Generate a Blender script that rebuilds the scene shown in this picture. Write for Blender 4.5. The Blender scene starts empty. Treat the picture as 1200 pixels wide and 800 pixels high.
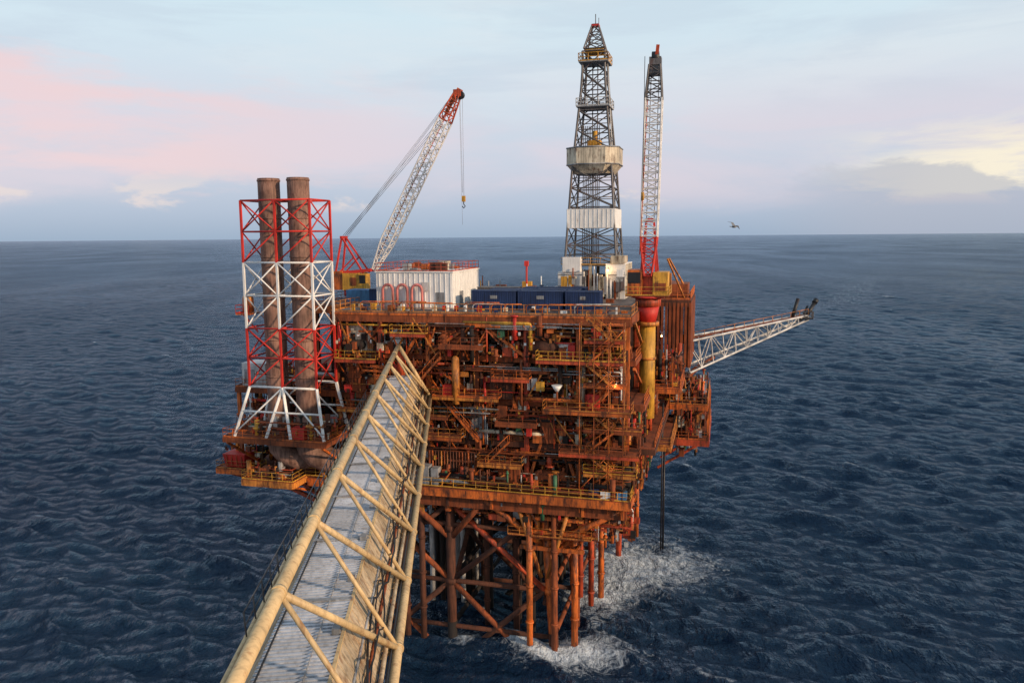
import bpy, math, random
import numpy as np
from mathutils import Vector, Matrix
R = random.Random(11)
V = Vector
scene = bpy.context.scene

# ------------------------------------------------------------------ materials
MATS = {}
def paint(name, col, rust=0.35, rough=0.6, rustcol=(0.13,0.038,0.014), metal=0.0, var=0.45, streak=True, dirt=0.5):
    m = bpy.data.materials.new(name); m.use_nodes = True
    nt = m.node_tree; N = nt.nodes; L = nt.links
    b = N['Principled BSDF']
    tc = N.new('ShaderNodeTexCoord')
    mp = N.new('ShaderNodeMapping'); mp.inputs['Scale'].default_value = (1.3,1.3,0.35 if streak else 1.3)
    L.new(tc.outputs['Object'], mp.inputs['Vector'])
    n1 = N.new('ShaderNodeTexNoise'); n1.inputs['Scale'].default_value = 1.1; n1.inputs['Detail'].default_value = 8; n1.inputs['Roughness'].default_value = 0.72
    L.new(mp.outputs[0], n1.inputs['Vector'])
    r1 = N.new('ShaderNodeValToRGB')
    c = 0.72 - 0.42*rust
    r1.color_ramp.elements[0].position = max(0,c-0.06); r1.color_ramp.elements[0].color = (0,0,0,1)
    r1.color_ramp.elements[1].position = min(1,c+0.08); r1.color_ramp.elements[1].color = (1,1,1,1)
    L.new(n1.outputs['Fac'], r1.inputs['Fac'])
    n2 = N.new('ShaderNodeTexNoise'); n2.inputs['Scale'].default_value = 0.45; n2.inputs['Detail'].default_value = 6
    L.new(tc.outputs['Object'], n2.inputs['Vector'])
    mr = N.new('ShaderNodeMapRange'); mr.inputs[1].default_value = 0.32; mr.inputs[2].default_value = 0.68
    mr.inputs[3].default_value = 1-var; mr.inputs[4].default_value = 1+var*0.5
    L.new(n2.outputs['Fac'], mr.inputs[0])
    mp3 = N.new('ShaderNodeMapping'); mp3.inputs['Scale'].default_value = (5,5,0.5); L.new(tc.outputs['Object'], mp3.inputs['Vector'])
    n3 = N.new('ShaderNodeTexNoise'); n3.inputs['Scale'].default_value = 1.0; n3.inputs['Detail'].default_value = 5; L.new(mp3.outputs[0], n3.inputs['Vector'])
    g3 = N.new('ShaderNodeMapRange'); g3.inputs[1].default_value=0.45; g3.inputs[2].default_value=0.7; g3.inputs[3].default_value=1; g3.inputs[4].default_value=1-dirt
    L.new(n3.outputs['Fac'], g3.inputs[0])
    mm = N.new('ShaderNodeMath'); mm.operation='MULTIPLY'; L.new(mr.outputs[0],mm.inputs[0]); L.new(g3.outputs[0],mm.inputs[1])
    mx = N.new('ShaderNodeMix'); mx.data_type = 'RGBA'
    mx.inputs[6].default_value = (*col,1); mx.inputs[7].default_value = (*rustcol,1)
    L.new(r1.outputs['Color'], mx.inputs[0])
    ml = N.new('ShaderNodeMix'); ml.data_type='RGBA'; ml.blend_type='MULTIPLY'; ml.inputs[0].default_value = 1
    L.new(mx.outputs[2], ml.inputs[6]); L.new(mm.outputs[0], ml.inputs[7])
    L.new(ml.outputs[2], b.inputs['Base Color'])
    b.inputs['Roughness'].default_value = rough; b.inputs['Metallic'].default_value = metal
    MATS[name] = m
    return m
paint('orange', (0.66,0.15,0.02), 0.45)
paint('amber', (0.64,0.23,0.035), 0.45)
paint('rust', (0.29,0.068,0.018), 0.35, 0.85, rustcol=(0.10,0.03,0.013))
paint('brown', (0.10,0.032,0.015), 0.3, 0.85, rustcol=(0.04,0.015,0.009))
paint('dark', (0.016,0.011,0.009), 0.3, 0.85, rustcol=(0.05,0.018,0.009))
paint('yellow', (0.72,0.37,0.04), 0.3)
paint('bridge_yellow', (0.62,0.44,0.22), 0.28, 0.55, rustcol=(0.36,0.19,0.08), dirt=0.3, var=0.22)
paint('cream', (0.64,0.56,0.42), 0.35)
paint('white', (0.80,0.79,0.76), 0.08, dirt=0.2, var=0.12)
paint('boomwhite', (0.68,0.67,0.66), 0.08, dirt=0.2, var=0.15, rustcol=(0.4,0.15,0.1))
paint('red', (0.58,0.03,0.018), 0.12, dirt=0.3, var=0.3)
paint('redlead', (0.54,0.075,0.022), 0.38)
paint('grey', (0.30,0.31,0.32), 0.25)
paint('silver', (0.58,0.57,0.55), 0.12, 0.45, metal=0.1, dirt=0.3)
paint('steel', (0.13,0.12,0.12), 0.25, 0.5)
paint('blue', (0.015,0.038,0.12), 0.06)
paint('skyblue', (0.08,0.24,0.45), 0.1)
paint('green', (0.04,0.15,0.07), 0.2)
paint('stack', (0.27,0.15,0.11), 0.45, 0.75, rustcol=(0.15,0.07,0.05))
paint('black', (0.012,0.012,0.014), 0.1, 0.5)
paint('roofing', (0.52,0.55,0.60), 0.2, 0.4, rustcol=(0.30,0.27,0.25), metal=0.1, streak=False, dirt=0.3, var=0.3)
paint('panelbeige', (0.50,0.39,0.25), 0.36, 0.6, rustcol=(0.28,0.16,0.08), dirt=0.45)
paint('pinkpipe', (0.62,0.20,0.18), 0.1)
paint('deckgrey', (0.16,0.13,0.11), 0.4, 0.8)
def lampmat():
    m = bpy.data.materials.new('lamp_glow'); m.use_nodes=True
    b = m.node_tree.nodes['Principled BSDF']
    b.inputs['Emission Color'].default_value=(1,0.72,0.35,1); b.inputs['Emission Strength'].default_value=4
    MATS['lamp']=m
lampmat()

# ------------------------------------------------------------------ mesh builder
class MB:
    def __init__(s):
        s.v=[]; s.f=[]; s.m=[]; s.sm=[]; s.mats=[]
    def mi(s,n):
        if n not in s.mats: s.mats.append(n)
        return s.mats.index(n)
    def face(s,idx,mat,smooth=False):
        s.f.append(idx); s.m.append(s.mi(mat)); s.sm.append(smooth)
    def hexa(s,pts,mat):
        b=len(s.v); s.v.extend([tuple(p) for p in pts])
        for q in ((0,3,2,1),(4,5,6,7),(0,1,5,4),(1,2,6,5),(2,3,7,6),(3,0,4,7)):
            s.face([b+i for i in q],mat)
    def box(s,x0,x1,y0,y1,z0,z1,mat):
        if x1<x0: x0,x1=x1,x0
        if y1<y0: y0,y1=y1,y0
        s.hexa([(x0,y0,z0),(x1,y0,z0),(x1,y1,z0),(x0,y1,z0),(x0,y0,z1),(x1,y0,z1),(x1,y1,z1),(x0,y1,z1)],mat)
    def frame(s,d):
        d=d.normalized()
        up=V((0,0,1)) if abs(d.z)<0.95 else V((1,0,0))
        a=d.cross(up).normalized(); b=a.cross(d).normalized()
        return a,b
    def beam(s,p,q,w,h,mat):
        p=V(p);q=V(q); a,b=s.frame(q-p); a=a*w/2; b=b*h/2
        s.hexa([p-a-b,p+a-b,p+a+b,p-a+b,q-a-b,q+a-b,q+a+b,q-a+b],mat)
    def tube(s,p,q,r,mat,n=7,r2=None,cap=True):
        p=V(p);q=V(q)
        if r2 is None: r2=r
        a,b=s.frame(q-p); base=len(s.v)
        for c,rr in ((p,r),(q,r2)):
            for i in range(n):
                t=2*math.pi*i/n
                s.v.append(tuple(c+a*(rr*math.cos(t))+b*(rr*math.sin(t))))
        for i in range(n):
            j=(i+1)%n
            s.face([base+i,base+j,base+n+j,base+n+i],mat,True)
        if cap:
            s.face([base+i for i in range(n)][::-1],mat); s.face([base+n+i for i in range(n)],mat)
    def path(s,pts,r,mat,n=8):
        pts=[V(p) for p in pts]; base=len(s.v); k=len(pts)
        a0=None
        for i,p in enumerate(pts):
            if i==0: d=pts[1]-p
            elif i==k-1: d=p-pts[-2]
            else: d=(pts[i+1]-p).normalized()+(p-pts[i-1]).normalized()
            d.normalize()
            if a0 is None: a0,_=s.frame(d)
            a=(a0-d*a0.dot(d))
            if a.length<1e-4: a,_=s.frame(d)
            a.normalize(); a0=a; b=d.cross(a)
            for j in range(n):
                t=2*math.pi*j/n
                s.v.append(tuple(p+a*(r*math.cos(t))+b*(r*math.sin(t))))
        for i in range(k-1):
            for j in range(n):
                jj=(j+1)%n
                s.face([base+i*n+j,base+i*n+jj,base+(i+1)*n+jj,base+(i+1)*n+j],mat,True)
        s.face([base+j for j in range(n)][::-1],mat); s.face([base+(k-1)*n+j for j in range(n)],mat)
    def ball(s,c,r,mat,n=8,sz=(1,1,1)):
        c=V(c); base=len(s.v); rings=n//2
        for i in range(rings+1):
            ph=math.pi*i/rings
            for j in range(n):
                t=2*math.pi*j/n
                s.v.append((c.x+sz[0]*r*math.sin(ph)*math.cos(t),c.y+sz[1]*r*math.sin(ph)*math.sin(t),c.z+sz[2]*r*math.cos(ph)))
        for i in range(rings):
            for j in range(n):
                jj=(j+1)%n
                s.face([base+i*n+j,base+(i+1)*n+j,base+(i+1)*n+jj,base+i*n+jj],mat,True)
    def rail(s,pts,mat='amber',h=1.1,r=0.035,sp=1.5):
        pts=[V(p) for p in pts]
        for p,q in zip(pts[:-1],pts[1:]):
            for hh in (h,h*0.52):
                s.tube(p+V((0,0,hh)),q+V((0,0,hh)),r,mat,4,cap=False)
            n=max(1,int((q-p).length/sp))
            for i in range(n+1):
                c=p.lerp(q,i/n); s.tube(c,c+V((0,0,h)),r,mat,4,cap=False)
            s.beam(p+V((0,0,0.08)),q+V((0,0,0.08)),0.03,0.14,mat)
    def build(s,name,origin=(0,0,0),parent=None,mat_world=None):
        me=bpy.data.meshes.new(name); o=V(origin)
        me.from_pydata([(x-o.x,y-o.y,z-o.z) for x,y,z in s.v],[],s.f)
        for n in s.mats: me.materials.append(MATS[n])
        me.polygons.foreach_set('material_index',s.m); me.polygons.foreach_set('use_smooth',s.sm)
        me.update()
        ob=bpy.data.objects.new(name,me); scene.collection.objects.link(ob)
        if parent is not None:
            ob.parent=parent; ob.location=o
        else:
            ob.matrix_world=(mat_world or Matrix.Identity(4))@Matrix.Translation(o)
        return ob

def lattice(mb,p,q,w,nseg,rc,rb,matf,side=(1,0,0),xb=False):
    p=V(p);q=V(q); d=(q-p).normalized(); s=V(side); s=(s-d*s.dot(d)).normalized(); t=d.cross(s)
    rings=[]
    for i in range(nseg+1):
        f=i/nseg; c=p.lerp(q,f); ww=w(f)
        if not isinstance(ww,tuple): ww=(ww,ww)
        rings.append([c+s*ww[0]*a+t*ww[1]*b for a,b in ((-1,-1),(1,-1),(1,1),(-1,1))])
    for i in range(nseg):
        m=matf((i+0.5)/nseg)
        for k in range(4):
            mb.tube(rings[i][k],rings[i+1][k],rc,m,6,cap=False)
            kk=(k+1)%4
            mb.tube(rings[i][k],rings[i][kk],rb,m,5,cap=False)
            if xb or i%2==0: mb.tube(rings[i][k],rings[i+1][kk],rb,m,5,cap=False)
            if xb or i%2==1: mb.tube(rings[i][kk],rings[i+1][k],rb,m,5,cap=False)
    for k in range(4): mb.tube(rings[-1][k],rings[-1][(k+1)%4],rb,matf(1),5,cap=False)
    return rings

YAW=math.radians(-15)
PM=Matrix.Translation((15,97,0))@Matrix.Rotation(YAW,4,'Z')
plat=bpy.data.objects.new('oil_platform',None); scene.collection.objects.link(plat); plat.matrix_world=PM

LV=[22.0,28.0,33.5,39.0,44.7]
# ------------------------------------------------------------------ decks and frame
D=MB()
def deck(x0,x1,y0,y1,z,mat='deckgrey',fas='orange',h=0.8,grid=True):
    D.box(x0,x1,y0,y1,z-0.12,z,mat)
    for (p,q) in (((x0,y0),(x1,y0)),((x1,y0),(x1,y1)),((x0,y1),(x1,y1)),((x0,y0),(x0,y1))):
        D.beam((p[0],p[1],z-0.12-h/2),(q[0],q[1],z-0.12-h/2),0.25,h,fas)
    if grid:
        x=x0+3
        while x<x1-1:
            D.beam((x,y0+.2,z-0.14-h*0.4),(x,y1-.2,z-0.14-h*0.4),0.2,h*0.8,'brown'); x+=3
deck(-41,-0.4,0,46,44.7,'deckgrey','rust',1.2)
D.beam((-41,-0.16,44.45),(-0.4,-0.16,44.45),0.06,0.3,'orange')
deck(-50,-41.2,9,34,44.66,'deckgrey','orange',1.1)
deck(-0.1,5.5,28,44,44.62,'rust','brown',1.0)
deck(-41,0,1.4,46,39,'rust','rust',0.6)
deck(-57,1.2,1.0,46,33.5,'rust','rust',0.7)
deck(-57,2.6,0.8,46,28,'rust','brown',0.7)
deck(-44,0,-2.6,46,22,'rust','orange',1.0)
deck(-52,-44.3,-6,8,22.3,'rust','amber',0.8)
deck(-59.5,-52.3,-1,8,21.9,'rust','orange',0.7)
deck(-53.5,-38.5,-7.5,-0.1,28.4,'rust','rust',0.6)
deck(2.8,8.5,26,44,28.6,'rust','orange',0.8)
deck(2.8,8.8,24,42,23.6,'rust','redlead',0.9)
deck(1.6,5,12,24,33.6,'rust','orange',0.6)
deck(0.3,4,10,30,26.0,'rust','amber',0.6)
RL=MB()
BAL=[(-12,-1,39.2,1.8),(-26,-17,34.0,1.6),(-11,0,33.0,2.4),(-33,-22,28.6,1.8),(-9,1,27.6,2.2),(-40,-34,38.4,1.2),(-25,-19,40.6,1.4),(-6,1.2,30.6,1.5),(-6,-0.8,36.3,1.6),(-6,-1,41.8,1.2),(-6,0.6,25,1.5),(-18,-13,36.6,1.3),(-17.5,-12,30.8,1.5),(-28,-24,31.2,1.2),(-20,-14,25.3,1.4),(-34,-30,36.2,1.2),(-40,-36,31.6,1.0),(-32,-27,42.0,0.9)]
for (x0,x1,z,dp) in BAL:
    D.box(x0,x1,-dp,0.3,z-0.1,z+0.01,'rust'); D.beam((x0,-dp,z-0.3),(x1,-dp,z-0.3),0.15,0.36,R.choice(['orange','amber','rust','redlead']))
    for x in np.arange(x0+0.5,x1,3): D.beam((x,-dp,z-0.4),(x,0.3,z-2.0),0.14,0.14,R.choice(['orange','rust']))
    RL.rail([(x0,0,z),(x0,-dp,z),(x1,-dp,z),(x1,0,z)],R.choice(['amber','orange','rust','yellow']))
cols=[-40.6,-34,-27.2,-20.5,-13.8,-7,-0.9]
for x in cols:
    for y in (0.7,12,24,35,45.6):
        D.beam((x,y,21.5),(x,y,43.6),0.6,0.6,R.choice(['orange','rust','redlead','rust','orange']))
for x in (-56.6,-50,-45):
    for y in (1.2,12,30): D.beam((x,y,21.5),(x,y,33.2),0.45,0.45,'orange')
for y in (12,24,34): D.beam((-49.6,y,33),(-49.6,y,44),0.5,0.5,'rust')
for i in range(len(cols)-1):
    xa,xb=cols[i],cols[i+1]
    k=0
    while k<4:
        span=2 if (k<3 and R.random()<0.4) else 1
        z0,z1=LV[k]+0.1,LV[k+span]-0.9
        c=R.random(); m=R.choice(['orange','amber','rust','redlead','orange'])
        y=0.65; t=0.38
        if c<0.35: D.beam((xa,y,z0),(xb,y,z1),t,t,m)
        elif c<0.65: D.beam((xb,y,z0),(xa,y,z1),t,t,m)
        elif c<0.85:
            xm=(xa+xb)/2; D.beam((xa,y,z0),(xm,y,z1),t,t,m); D.beam((xb,y,z0),(xm,y,z1),t,t,m)
        k+=span
ys=[0.5,12,24,35,45.6]
for i in range(4):
    for k in range(4):
        m=R.choice(['orange','amber','orange','redlead']); z0,z1=LV[k]+0.1,LV[k+1]-0.9
        if R.random()<0.5: D.beam((0.0,ys[i],z0),(0.0,ys[i+1],z1),0.34,0.34,m)
        else: D.beam((0.0,ys[i+1],z0),(0.0,ys[i],z1),0.34,0.34,m)
for x in (-40,-37,-33.5,-29,-27,-21,-19.5,-14,-13,-7.5): D.beam((x,-0.2,43.3),(x+R.choice([-2.4,2.4]),1.0,40.4),0.22,0.22,R.choice(['amber','orange','rust']))
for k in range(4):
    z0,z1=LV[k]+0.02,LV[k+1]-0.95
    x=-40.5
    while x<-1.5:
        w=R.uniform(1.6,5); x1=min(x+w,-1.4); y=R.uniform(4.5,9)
        m=R.choice(['dark','brown','brown','dark','brown','dark'] if k<3 else ['brown','dark','cream','rust'])  # core walls mostly coloured dark, painting in the shade of the interior
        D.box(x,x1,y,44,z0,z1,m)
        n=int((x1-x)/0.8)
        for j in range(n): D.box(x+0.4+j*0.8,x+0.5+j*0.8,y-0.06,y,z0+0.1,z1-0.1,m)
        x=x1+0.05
D.box(-56,-41.2,8,34,22.4,27.0,'dark'); D.box(-55,-41.2,6,34,28.2,32.5,'dark')  # left cores, dark colour stands in for interior shade
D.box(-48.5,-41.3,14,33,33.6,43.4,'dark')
for (x0,x1,y0,z0,z1,m) in ((-18.6,-15.6,0.2,33.6,38.0,'brown'),(-32.8,-29.8,0.5,28.2,31.6,'rust'),(-11.9,-9.9,0.1,28.1,31.8,'rust'),(-24.8,-22.2,0.9,39.1,42.8,'rust'),(-38.8,-36.4,0.6,33.7,37.4,'rust'),(-5.6,-3.8,0.0,22.1,25.9,'brown'),(-17.4,-14.6,-0.6,22.1,24.9,'rust'),(-21.4,-19.3,0.4,28.2,32.2,'grey'),(-12.8,-10.4,0.8,39.1,42.2,'brown'),(-29.2,-27.9,0.2,33.6,36.6,'redlead')):
    D.box(x0,x1,y0,y0+3,z0,z1,m); D.box(x0-.1,x1+.1,y0-.12,y0+3.1,z1,z1+.14,m)
    for x in np.arange(x0+.2,x1-.1,.5): D.box(x,x+.09,y0-.07,y0,z0+.1,z1-.05,m)
D.box(-39.8,-35.4,1.0,4,39.3,42.9,'cream'); D.box(-34.6,-31.2,1.5,4,39.05,42.3,'white'); D.box(-30.4,-28.6,1.7,4,39.4,41.8,'cream')
for x in (-38.6,-37,-33.7): D.box(x,x+.7,0.94 if x<-35 else 1.44,1.0 if x<-35 else 1.5,40.6,41.6,'dark')
D.box(-9.8,-8.2,0.9,2,39.1,41.0,'white'); D.box(-17,-15.5,1.2,2.5,39.1,40.8,'cream')
D.box(-56,-52.2,1.3,4.5,33.55,36.9,'silver'); D.box(-55.6,-54,1.2,1.3,34,36,'grey')
D.box(-5.5,-4.1,-1.4,-0.3,33.1,35.0,'red'); D.box(-8.3,-7.4,0.2,1.2,39.3,40.9,'red'); D.box(-31.9,-30.9,-0.2,.6,36.3,37.6,'red'); D.box(-13.6,-13,-0.5,.2,29,30,'red')
D.box(-43.6,-41.8,-6.9,-5.6,28.45,30.0,'red'); D.box(-24.6,-23.4,-1.2,-0.3,34.0,35.4,'red'); D.box(-53,-51.6,0.2,.9,28.05,29.8,'red')
D.hexa([(-58.3,-0.4,22),(-55.3,-0.4,22),(-55.3,2,22),(-58.3,2,22),(-58.6,-0.7,23.9),(-55,-0.7,23.9),(-55,2.3,23.9),(-58.6,2.3,23.9)],'red')
for x in (-58,-57.2,-56.4,-55.6): D.box(x,x+0.12,-0.75,-0.55,22.2,23.8,'redlead')
for y in np.arange(28,44,0.6): D.box(5.55,5.68,y,y+0.4,34,44.2,'rust')
D.box(4.6,5.5,28.2,43.8,34,43.6,'brown'); D.box(2.1,4.5,28,29,34,43.6,'brown')
for x in np.arange(0.5,5.4,0.6): D.box(x,x+0.38,27.85,27.98,34,44.1,'rust')
for y in (-1.5,7,16,24,32,40,45): D.beam((-43,y,20.1),(-0.5,y,20.1),0.4,1.7,'rust')
for x in (-42,-36,-30,-24,-18,-11.5,-6,-1): D.beam((x,-2,20.15),(x,45.5,20.15),0.35,1.5,'orange' if x>-20 else 'brown')
RL.rail([(-41,9,44.7),(-41,0,44.7),(-0.4,0,44.7),(-0.4,7,44.7)],'amber',1.2,0.045)
RL.rail([(-0.4,13,44.7),(-0.4,28,44.7),(5.5,28,44.7),(5.5,44,44.7)],'orange',1.2,0.045)
RL.rail([(-50,30,44.7),(-50,9,44.7),(-41.2,9,44.7)],'orange')
RL.rail([(-57,8,33.5),(-57,1,33.5),(-51,1,33.5)],'orange'); RL.rail([(-57,8,28),(-57,0.8,28),(-53,0.8,28)],'orange')
RL.rail([(-53.5,0,28.4),(-53.5,-7.5,28.4),(-38.5,-7.5,28.4),(-38.5,0,28.4)],'orange')
RL.rail([(-52,0,22.3),(-52,-6,22.3),(-44.3,-6,22.3),(-44.3,-2.6,22.3),(0,-2.6,22),(0,14,22)],'yellow')
RL.rail([(-59.5,8,21.9),(-59.5,-1,21.9),(-52.3,-1,21.9)],'amber')
RL.rail([(2.8,26,28.6),(8.5,26,28.6),(8.5,44,28.6)]); RL.rail([(2.8,24,23.6),(8.8,24,23.6),(8.8,42,23.6)],'orange')
RL.rail([(1.6,12,33.6),(5,12,33.6),(5,24,33.6),(2,24,33.6)],'orange'); RL.rail([(0.3,10,26),(4,10,26),(4,30,26)])
for z,xx in ((28,2.6),(33.5,1.2),(39,0)):
    RL.rail([(xx,1.5,z),(xx,45,z)],'orange')
RL.rail([(-34,1.2,39),(-26,1.2,39)],'orange'); RL.rail([(-20,1.0,28),(-12,1.0,28)],'amber'); RL.rail([(-40,0.9,33.5),(-30,0.9,33.5)],'rust')
for y in (27,33,39,43): 
    D.beam((8.6,y,27.9),(8.6,y,23.6),0.3,0.3,'orange'); D.beam((8.4,y,22.8),(1,y,18),0.35,0.35,'redlead'); D.beam((8.4,y,27.6),(2.6,y,24),0.3,0.3,'orange')
for x in (-51.5,-48,-45): D.beam((x,-5.8,21.6),(x,2,18.5),0.3,0.3,'orange')
for x in (-59,-55.5,-52.5): D.beam((x,-0.8,21.4),(x+3,6,17.8),0.3,0.3,'redlead')
for x in (-53,-39): D.beam((x,-7.3,27.6),(x,0,23),0.3,0.3,'orange')
for x in (-56,-50,-45): D.beam((x,2,21.2),(-41,2,15.5),0.5,0.5,'redlead')
D.build('deck_structure',parent=plat)
RL.build('handrails',parent=plat)

# ------------------------------------------------------------------ process clutter
C=MB()
PAL=['orange']*7+['rust']*11+['brown']*9+['amber']*4+['redlead']*5+['yellow']*2+['cream']*3+['dark']*6+['silver','grey','red','red','red','green','white','grey','silver']
def stair(mb,T,u,w,z0,z1,run,mat='amber'):
    n=int((z1-z0)/0.22)
    for ww in (w,w+0.9):
        a=V(T(u,ww,z0)); b=V(T(u+run,ww,z1)); mb.beam(a,b,0.08,0.24,mat)
        mb.tube(a+V((0,0,1)),b+V((0,0,1)),0.04,mat,4); 
        for k in range(5):
            c=a.lerp(b,k/4); mb.tube(c,c+V((0,0,1)),0.035,mat,4)
    for i in range(n):
        f=i/n; a=V(T(u+run*f,w,z0+(z1-z0)*f)); b=V(T(u+run*f,w+0.9,z0+(z1-z0)*f)); mb.beam(a,b,0.24,0.05,'rust')
def clutter(mb,T,u0,u1,z0,z1,w0,w1,dens):
    area=(u1-u0)*(z1-z0)
    def P(u,w,z): return T(u,w,z)
    U=lambda:R.uniform(u0,u1)
    def bx(u,w,z,a,b,c,m):
        pts=[P(u,w,z),P(u+a,w,z),P(u+a,w+b,z),P(u,w+b,z),P(u,w,z+c),P(u+a,w,z+c),P(u+a,w+b,z+c),P(u,w+b,z+c)]
        mb.hexa(pts,m)
    for i in range(int((u1-u0)*0.6*dens)):
        L=R.uniform(2,12); u=U(); ue=min(u1,u+L)
        if ue-u<1: continue
        z=R.choice([R.uniform(z1-1.9,z1-0.2),R.uniform(z0+0.3,z1-0.3)]); w=R.uniform(w0,w1); r=R.choice([0.05,0.06,0.08,0.1,0.14,0.2,0.28]); m=R.choice(PAL)
        c=R.random()
        e=0.35
        if c<0.3: mb.path([P(u,w,z),P(ue,w,z)],r,m)
        elif c<0.75:
            zz=R.uniform(z0,z1); mb.path([P(u,w,z),P(ue-e,w,z),P(ue-0.08,w,z-math.copysign(0.08,z-zz)),P(ue,w,z-math.copysign(e,z-zz)),P(ue,w,zz)],r,m)
            if r>0.12: mb.tube(P(ue,w,(z+zz)/2-0.08),P(ue,w,(z+zz)/2+0.08),r*1.7,m,8)
        else: mb.path([P(u,w,z),P(ue-e,w,z),P(ue-0.08,w+0.08,z),P(ue,w+e,z),P(ue,w1+1.5,z)],r,m)
    for i in range(int((u1-u0)*0.9*dens)):
        u=U(); w=R.uniform(w0,w1); r=R.choice([0.05,0.06,0.08,0.12,0.18,0.28,0.36]); m=R.choice(PAL)
        a=z0-0.6 if R.random()<0.6 else R.uniform(z0,z1-1); b=z1+0.6 if R.random()<0.6 else R.uniform(a+1,z1)
        mb.tube(P(u,w,a),P(u,w,b),r,m,7)
        if r>0.1:
            zz=R.uniform(a,b); mb.tube(P(u,w,zz-0.1),P(u,w,zz+0.1),r*1.7,m,8)
    for i in range(int(area*0.024*dens)):
        u=U(); w=R.uniform(w0+1,w1+0.5); r=R.uniform(0.45,1.0); m=R.choice(PAL)
        if R.random()<0.5:
            L=R.uniform(1.5,4); zc=z0+r+0.4
            if u+L<u1:
                mb.tube(P(u,w,zc),P(u+L,w,zc),r,m,14); mb.ball(P(u,w,zc),r,m,12); mb.ball(P(u+L,w,zc),r,m,12)
                bx(u+0.3,w-r*0.5,z0,0.2,r,0.6,'rust'); bx(u+L-0.5,w-r*0.5,z0,0.2,r,0.6,'rust')
        else:
            h=R.uniform(1.2,min(3.2,z1-z0-1)) if z1-z0>2.4 else 1.2; mb.tube(P(u,w,z0+0.3),P(u,w,z0+h),r,m,14); mb.ball(P(u,w,z0+h),r,m,12); mb.tube(P(u,w,z0+h*0.5),P(u,w,z0+h*0.5+0.12),r*1.07,'rust',14)
    for i in range(int(area*0.34*dens)):
        u=U(); w=R.uniform(w0,w1); a,b,c=R.uniform(0.2,1.3),R.uniform(0.2,1.0),R.uniform(0.2,1.6)
        z=z0 if R.random()<0.55 else R.uniform(z0,z1-c)
        bx(u,w,z,a,b,c,R.choice(PAL))
    for i in range(int(area*1.1*dens)):
        u=U(); w=R.uniform(w0-0.2,w1); a=R.uniform(0.08,0.32); bx(u,w,R.uniform(z0,z1-0.4),a,a*0.8,R.uniform(0.08,0.6),R.choice(PAL))
    for i in range(int(area*0.09*dens)):
        u=U(); w=R.uniform(w0,w1); z=R.uniform(z0,z1); L=R.uniform(1.5,5)
        if R.random()<0.5: mb.beam(P(u,w,z),P(min(u1,u+L),w,z),0.15,0.25,R.choice(['orange','amber','rust','brown']))
        else:
            s=R.choice([-1,1]); mb.beam(P(u,w,z0),P(max(u0,min(u1,u+s*L*0.8)),w,z1),0.16,0.16,R.choice(['orange','amber','rust','brown']))
    for i in range(int((u1-u0)*0.08*dens)+1):
        u=U(); L=R.uniform(4,12); z=z1-R.uniform(0.4,1.2); mb.beam(P(u,w0+0.3,z),P(min(u1,u+L),w0+0.3,z),0.5,0.1,R.choice(['grey','rust','brown']))
F=lambda u,w,z:(u,w,z)
S=lambda u,w,z:(-w,u,z)
for k in range(4):
    z0,z1=LV[k]+0.05,LV[k+1]-0.7
    clutter(C,F,-40.5,-1.5,z0,z1,-0.3,4.2,3.3)
    clutter(C,S,0.5 if k<2 else 12,45,z0,z1,-1.2 if k<2 else 0,1.5,1.9)
clutter(C,F,-56.5,-41,28.1,32.6,1.0,6,2.4)
clutter(C,F,-59,-53,22.2,26.8,0.0,7,1.8)
clutter(C,F,-56.5,-41,33.6,36.2,1.2,7,1.8)
clutter(C,F,-53,-39,28.5,31,-7.0,-1,1.9)
clutter(C,F,-52,-45,22.4,24,-5.5,-4.4,1.7)
clutter(C,F,-43,-1,22.1,24.0,-2.2,0.2,1.6)
clutter(C,F,-42,-1,17.6,20.8,-1.6,6,1.5)
clutter(C,F,-14,0,15.5,21,-1,4,1.8)
clutter(C,lambda u,w,z:(8.6-w,u,z),26,43.5,28.7,31,0.4,5,1.8)
clutter(C,lambda u,w,z:(8.6-w,u,z),24,42,23.8,27.6,0.4,5.5,2.0)
clutter(C,lambda u,w,z:(8.6-w,u,z),26,42,20.2,22.6,1.5,6,1.3)
clutter(C,lambda u,w,z:(2.9+(w),24.4+u*0.1,z),0,1,24,30,0,5,2.0)
clutter(C,lambda u,w,z:(5-w,u,z),12.5,23.5,33.7,38,0.2,3,1.5)
clutter(C,F,0.4,4.5,29,36,26,28,2.0)
for x in (-6.4,-4.6,-2.8,-1.0):
    for y in (-2.2,-0.9):
        C.tube((x,y,20),(x,y,44),0.06,R.choice(['amber','rust','orange']),5)
for z in np.arange(23,44,2.6):
    for y in (-2.2,-0.9): C.tube((-6.4,y,z),(-1.0,y,z),0.05,R.choice(['orange','rust']),5)
    x=-6.4+1.8*R.randrange(0,3); C.tube((x,-2.2,z),(x+1.8,-2.2,z+2),0.05,'orange',5)
for k,z in enumerate(np.arange(22,43,2.8)):
    if k%2==0: stair(C,F,-5.6,-1.9,z,z+2.8,3.4,'orange')
    else: stair(C,F,-2.2,-1.9,z,z+2.8,-3.4,'amber')
for (u,z0,z1,run) in ((-22,22,28,6),(-20,28,33.5,-5),(-30,33.5,39,5),(-36,22,28,5),(-47,28.4,33.5,4)):
    stair(C,F,u,-0.9,z0,z1,run,'orange')
for x in np.arange(-27,-20.5,0.42): C.tube((x,-0.3+R.uniform(-.1,.1),22.2),(x,-0.3,26.3),0.11,R.choice(['rust','amber','orange','brown']),7)
for x in np.arange(-33,-28,0.5): C.tube((x,-0.2,22.2),(x,-0.2,25.8),0.1,R.choice(['rust','amber','orange']),7)
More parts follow.
